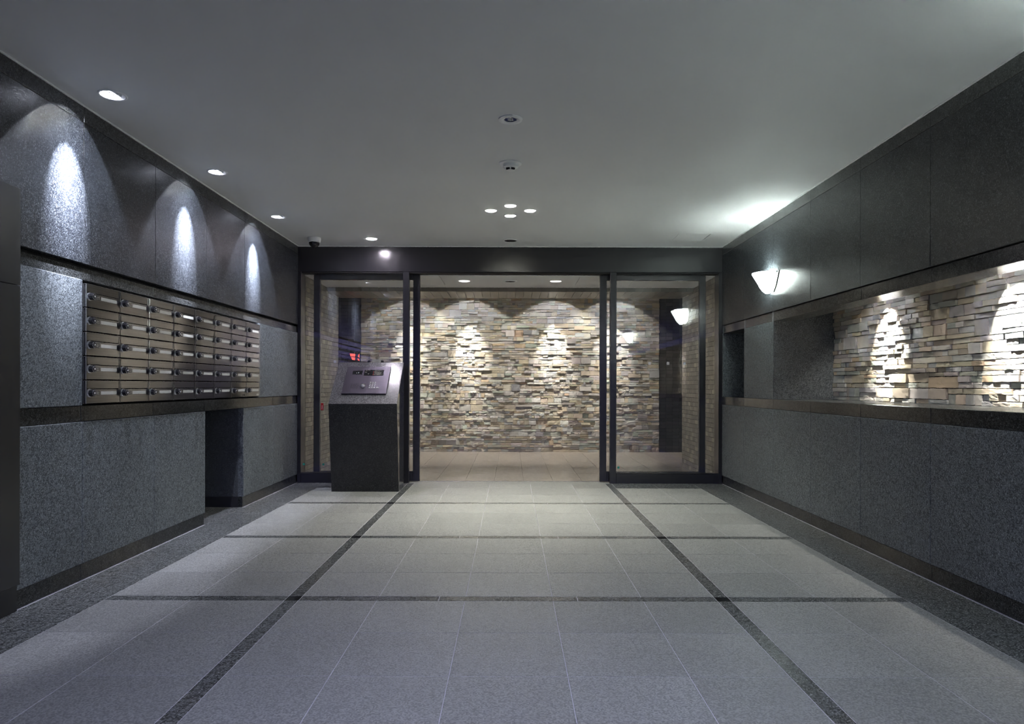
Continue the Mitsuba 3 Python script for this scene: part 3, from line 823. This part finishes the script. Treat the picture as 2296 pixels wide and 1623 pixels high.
for k, x in enumerate((-1.50, -0.606, 0.623, 1.50)):
    d_ = thing('corridor_downlight', f'{CN[k]} of the hidden corridor downlights washing the stone wall', 'ceiling light', 'downlights washing the far stone wall')
    y = FY - 0.42
    part(d_, 'trim_ring', moved(lathe([(0.045, 0.0), (0.045, -0.004), (0.055, -0.004), (0.055, 0.0), (0.045, 0.0)], 28), (x, y, CZ)), 'lamp_body', 30)
    part(d_, 'lens', moved(disc(0.045), (x, y, CZ - 0.003)), 'lamp_body', emit=WHITE_H * 12, weight=0.1)
    t = math.radians(20)
    spot(f'{d_}__wide_beam', (x, y, CZ - 0.012), (0, math.sin(t), -math.cos(t)), WHITE_H * 2.4, 52, 48, 3.0)
    spot(f'{d_}__core_beam', (x, y, CZ - 0.012), (0, math.sin(math.radians(24)), -math.cos(math.radians(24))), WHITE_H * 20, 16, 1.5, 5.0)
for k, y in enumerate((4.72, 3.53, 2.45)):
    d_ = thing('niche_downlight', f'{("far", "middle", "near")[k]} one of the small downlights hidden above the stone niche', 'ceiling light', 'niche downlights')
    x = NB - 0.17
    part(d_, 'trim_ring', moved(lathe([(0.032, 0.0), (0.032, -0.004), (0.042, -0.004), (0.042, 0.0), (0.032, 0.0)], 28), (x, y, NCZ)), 'lamp_body', 30)
    part(d_, 'lens', moved(disc(0.032), (x, y, NCZ - 0.003)), 'lamp_body', emit=WHITE_H * 10, weight=0.1)
    t = math.radians(30)
    spot(f'{d_}__wide_beam', (x, y, NCZ - 0.012), (math.sin(t), 0, -math.cos(t)), WHITE_H * 1.8, 66, 34, 2.0)
    spot(f'{d_}__core_beam', (x, y, NCZ - 0.012), (math.sin(math.radians(27)), 0, -math.cos(math.radians(27))), WHITE_H * 13, 28, 3, 14.0 if k < 2 else 3.0)

# wall sconces: stepped half cone of white glass
for k, y in enumerate((5.569, 1.88)):
    s_ = thing('wall_sconce', ('bright white half-cone glass wall lamp on the right wall beside the glass doors', 'white half-cone glass wall lamp on the right wall near the camera, outside the frame')[k], 'wall lamp', 'half-cone wall lamps')
    zt = 1.907
    prof = [(0.150, 0.0), (0.150, -0.008), (0.0905, -0.100), (0.0905, -0.108), (0.082, -0.108), (0.082, -0.120), (0.073, -0.120), (0.073, -0.132), (0.063, -0.132), (0.063, -0.144), (0.051, -0.144), (0.051, -0.155),
            (0.037, -0.155), (0.037, -0.165), (0.0, -0.165), (0.0, -0.159), (0.031, -0.159), (0.085, -0.104), (0.143, 0.0), (0.150, 0.0)]
    prof = [(a * 0.9, b) for a, b in prof]
    mm = trimesh.creation.revolve(np.array(prof[::-1]), angle=math.pi, sections=24, cap=True)
    if mm.volume < 0: mm.invert()
    gv = moved((np.asarray(mm.vertices), np.asarray(mm.faces)), (XR - 0.022, y, zt), rot([0, 0, 1], 90))
    part(s_, 'glass_shade', gv, 'lamp_body', emit=FLUO * 23.0, weight=3.0)
    bp = trimesh.creation.extrude_polygon(Polygon([(y - 0.168, zt - 0.002), (y + 0.168, zt - 0.002), (y + 0.105, zt - 0.112), (y + 0.055, zt - 0.160), (y - 0.055, zt - 0.160), (y - 0.105, zt - 0.112)]), 0.006, engine='earcut')
    bv = np.asarray(bp.vertices)
    part(s_, 'back_plate', (np.stack([XR - 0.0045 - bv[:, 2], bv[:, 0], bv[:, 1]], 1), np.asarray(bp.faces)[:, ::-1]), 'sconce_plate')
    part(s_, 'rim_bracket', cat(box(XR - 0.022, XR - 0.0108, y - 0.135, y - 0.117, zt - 0.014, zt - 0.001), box(XR - 0.022, XR - 0.0108, y + 0.117, y + 0.135, zt - 0.014, zt - 0.001)), 'steel_bright')
    tb = lathe([(0, -0.11), (0.013, -0.11), (0.013, 0.010), (0, 0.010)][::1], 12)
    tm_ = trimesh.Trimesh(*tb, process=False)
    if tm_.volume < 0: tb = (tb[0], tb[1][:, ::-1])
    part(s_, 'lamp_tube', moved(tb, (XR - 0.040, y, zt)), 'lamp_body', emit=FLUO * 340, weight=8.0)

# ------------------------------------------------------------------ small ceiling fittings
x, y = UNLIT
d_ = thing('emergency_light', 'unlit small downlight with a silver reflector on the ceiling, nearest the camera', 'ceiling light')
part(d_, 'trim_ring', moved(lathe([(0.033, 0.01), (0.033, -0.004), (0.050, -0.009), (0.062, -0.006), (0.063, 0.0), (0.034, 0.001), (0.034, 0.01)], 36), (x, y, ZC)), 'lamp_body', 30)
part(d_, 'reflector', moved(lathe([(0.033, -0.002), (0.024, 0.03), (0.0, 0.04), (0.0, 0.043), (0.034, 0.043), (0.034, -0.002)], 12), (x, y, ZC)), 'mirror_reflector')
part(d_, 'bulb', moved(lathe([(0, 0.004), (0.006, 0.006), (0.008, 0.014), (0.006, 0.036), (0, 0.038)], 12), (x, y, ZC)), 'chrome', 40)
x, y = SMOKE
d_ = thing('smoke_detector', 'white round smoke detector with two dark slots on the ceiling', 'smoke detector')
part(d_, 'base', moved(lathe([(0, 0.001), (0.070, 0.001), (0.070, -0.006), (0.058, -0.010), (0, -0.010)], 36), (x, y, ZC)), 'lamp_body', 30)
part(d_, 'head', moved(lathe([(0, -0.009), (0.052, -0.009), (0.048, -0.026), (0.030, -0.036), (0.026, -0.046), (0, -0.048)], 36), (x, y, ZC)), 'lamp_body', 40)
for s in (-1, 1):
    q = []
    for t in np.linspace(8, 62, 6):
        a = math.radians(-90 + s * t)
        q.append((math.cos(a), math.sin(a)))
    vv, ff = [], []
    for i, (ca, sa) in enumerate(q):
        for rr, zz in ((0.0325, -0.0345), (0.0275, -0.0460)):
            vv.append((x + (rr + 0.001) * ca, y + (rr + 0.001) * sa, ZC + zz))
        if i:
            a = 2 * i
            ff += [(a - 2, a - 1, a + 1), (a - 2, a + 1, a)] if s > 0 else [(a - 2, a + 1, a - 1), (a - 2, a, a + 1)]
    vv = np.array(vv); ff = np.array(ff)
    part(d_, 'slot', (np.vstack([vv, vv]), np.vstack([ff, ff[:, ::-1] + len(vv)])), 'black_gap')
x, y = SPEAK
d_ = thing('ceiling_speaker', 'round ceiling speaker with a dark grille and white ring by the door header', 'speaker')
part(d_, 'trim_ring', moved(lathe([(0.060, 0.01), (0.060, -0.004), (0.066, -0.008), (0.075, -0.005), (0.076, 0.0), (0.061, 0.001), (0.061, 0.01)], 36), (x, y, ZC)), 'lamp_body', 30)
part(d_, 'grille', moved(lathe([(0, -0.004), (0.060, -0.002), (0.060, 0.006), (0, 0.006)], 28), (x, y, ZC)), 'grille_dark', 30)
x, y = VVENT
d_ = thing('ceiling_vent', 'round grey vent between the two downlights beyond the doorway', 'vent')
part(d_, 'trim_ring', moved(lathe([(0.056, 0.01), (0.056, -0.006), (0.064, -0.010), (0.074, -0.006), (0.075, 0.0), (0.057, 0.001), (0.057, 0.01)], 36), (x, y, VZ)), 'lamp_body', 30)
for rr in (0.012, 0.026, 0.040, 0.053):
    part(d_, 'louvre_ring', moved(lathe([(rr - 0.005, 0.004), (rr - 0.005, -0.002), (rr + 0.003, -0.004), (rr + 0.003, 0.004), (rr - 0.005, 0.004)], 28), (x, y, VZ)), 'grille_dark', 30)
part(d_, 'duct', moved(lathe([(0.0, 0.04), (0.057, 0.04), (0.057, 0.0)], 24), (x, y, VZ)), 'black_gap')
x0, x1, y0, y1 = HATCH
d_ = thing('ceiling_hatch', 'square white access hatch in the ceiling near the right wall', 'hatch')
part(d_, 'lid', slab(x0 + 0.008, x1 - 0.008, y0 + 0.008, y1 - 0.008, ZC + 0.018, ZC, '-z', 0.001), 'paint_ceiling')
part(d_, 'frame', cat(box(x0 - 0.004, x0 + 0.0015, y0 - 0.004, y1 + 0.004, ZC - 0.0015, ZC + 0.018), box(x1 - 0.0015, x1 + 0.004, y0 - 0.004, y1 + 0.004, ZC - 0.0015, ZC + 0.018),
                      box(x0, x1, y0 - 0.004, y0 + 0.0015, ZC - 0.0015, ZC + 0.018), box(x0, x1, y1 - 0.0015, y1 + 0.004, ZC - 0.0015, ZC + 0.018)), 'paint_ceiling')
for k, (x0, x1, y0, y1) in enumerate(VHATCH):
    d_ = thing('vestibule_hatch', f'{("left", "right")[k]} of two flush access panels in the white ceiling beyond the doorway', 'hatch')
    part(d_, 'lid', slab(x0 + 0.005, x1 - 0.005, y0 + 0.005, y1 - 0.005, VZ + 0.014, VZ, '-z', 0.001), 'paint_ceiling')
x, y = -1.872, 6.49
d_ = thing('dome_camera', 'small dome security camera on the ceiling in the far left corner', 'security camera')
part(d_, 'base', moved(lathe([(0, 0.001), (0.060, 0.001), (0.061, -0.010), (0.058, -0.038), (0.052, -0.046), (0, -0.046)], 36), (x, y, ZC)), 'lamp_body', 40, label='pale grey housing')
part(d_, 'dome', moved(lathe([(0, -0.046), (0.050, -0.046), (0.047, -0.064), (0.036, -0.080), (0.018, -0.089), (0, -0.091)], 32), (x, y, ZC)), 'dark_glass', 50, label='smoked black dome')

# ------------------------------------------------------------------ stickers and labels on the glass, modelled red reflection
GY = YD + 0.0285
def clover(x, z, r0, y):
    ms = []
    for k in range(4):
        a = math.radians(45 + 90 * k)
        ms.append(moved(lathe([(0, 0), (r0 * 0.5, 0), (r0 * 0.5, 0.0006), (0, 0.0006)], 12), (x + r0 * 0.62 * math.cos(a), y, z + r0 * 0.62 * math.sin(a)), rot([1, 0, 0], 90)))
    return cat(*ms)
def gx(px, y): return (px - VPX) * y / FPX
for k, (px, lab) in enumerate(((1456.5, 'silver clover sticker on the right glass, leftmost of three'), (1497.5, 'silver clover sticker on the right glass, middle of three'), (1534.5, 'silver clover sticker on the right glass, rightmost of three'))):
    d_ = thing('glass_sticker', lab, 'sticker', 'clover stickers on the right glass')
    part(d_, 'petals', clover(gx(px, GY), 1.2135, 0.0155, GY), 'silver_sticker')
for px, lab in ((751, 'silver clover sticker on the left glass, far left above the stand'), (827.5, 'dark clover sticker on the left glass, left of the white label'), (857, 'dark clover sticker on the left glass, right of the white label')):
    d_ = thing('glass_sticker', lab, 'sticker', 'clover stickers on the left glass')
    part(d_, 'petals', clover(gx(px, GY), 1.2215, 0.015, GY), 'silver_sticker' if px < 800 else 'black_plastic')
d_ = thing('white_label', 'white rectangular label on the left glass above the intercom stand', 'label')
part(d_, 'paper', slab(gx(834, GY), gx(854, GY), 1.212, 1.249, GY + 0.001, GY, '-y', 0.0002), 'card_white')
part(d_, 'underline', slab(gx(834.5, GY), gx(854, GY), 1.206, 1.212, GY + 0.001, GY, '-y', 0.0002), 'black_plastic')
d_ = thing('red_label', 'small upright red label on the left glass beside the stand', 'label')
part(d_, 'paper', slab(gx(719.2, GY), gx(725.2, GY), 0.731, 0.803, GY + 0.001, GY, '-y', 0.0002), 'red_plastic')
part(d_, 'lettering', cat(*[slab(gx(721.2, GY), gx(723.6, GY), z, z + 0.008, GY, GY - 0.0004, '-y', 0.0001) for z in (0.742, 0.756, 0.770)]), 'white_mark')
for px, z, lab in ((1387, 0.158, 'tiny green sticker at the bottom of the right glass'), (681.5, 0.185, 'tiny green sticker at the bottom of the left glass by the wall'), (725.5, 0.183, 'tiny green sticker at the bottom of the left glass by the stand')):
    d_ = thing('green_sticker', lab, 'sticker')
    part(d_, 'petals', clover(gx(px, GY), z, 0.012, GY), 'teal_sticker')
# reflection of a red neon, modelled as glowing patches before the dark tiles
d_ = thing('red_reflection', 'reflection of a red neon, modelled as small glowing patches with dark cross strokes, on the dark tiles behind the left glass', 'reflection')
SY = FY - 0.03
part(d_, 'added_backing', slab(-2.385, -2.240, 1.335, 1.490, FY + 0.004, SY, '-y', 0.002), 'black_metal')  # dark plate added only to carry the glowing patches
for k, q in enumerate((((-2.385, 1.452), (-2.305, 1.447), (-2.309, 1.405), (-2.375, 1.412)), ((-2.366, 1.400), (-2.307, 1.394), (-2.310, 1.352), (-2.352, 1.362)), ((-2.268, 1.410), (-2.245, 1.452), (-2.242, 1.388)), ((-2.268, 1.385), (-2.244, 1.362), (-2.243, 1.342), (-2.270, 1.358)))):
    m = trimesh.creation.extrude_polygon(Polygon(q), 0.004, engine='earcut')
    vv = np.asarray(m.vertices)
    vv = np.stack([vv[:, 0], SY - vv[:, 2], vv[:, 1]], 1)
    part(d_, 'reflection_patch', (vv, np.asarray(m.faces)), 'red_plastic', emit=(0.75, 0.07, 0.04), weight=0.1)  # red glow stands in for the mirrored neon, no lamp here
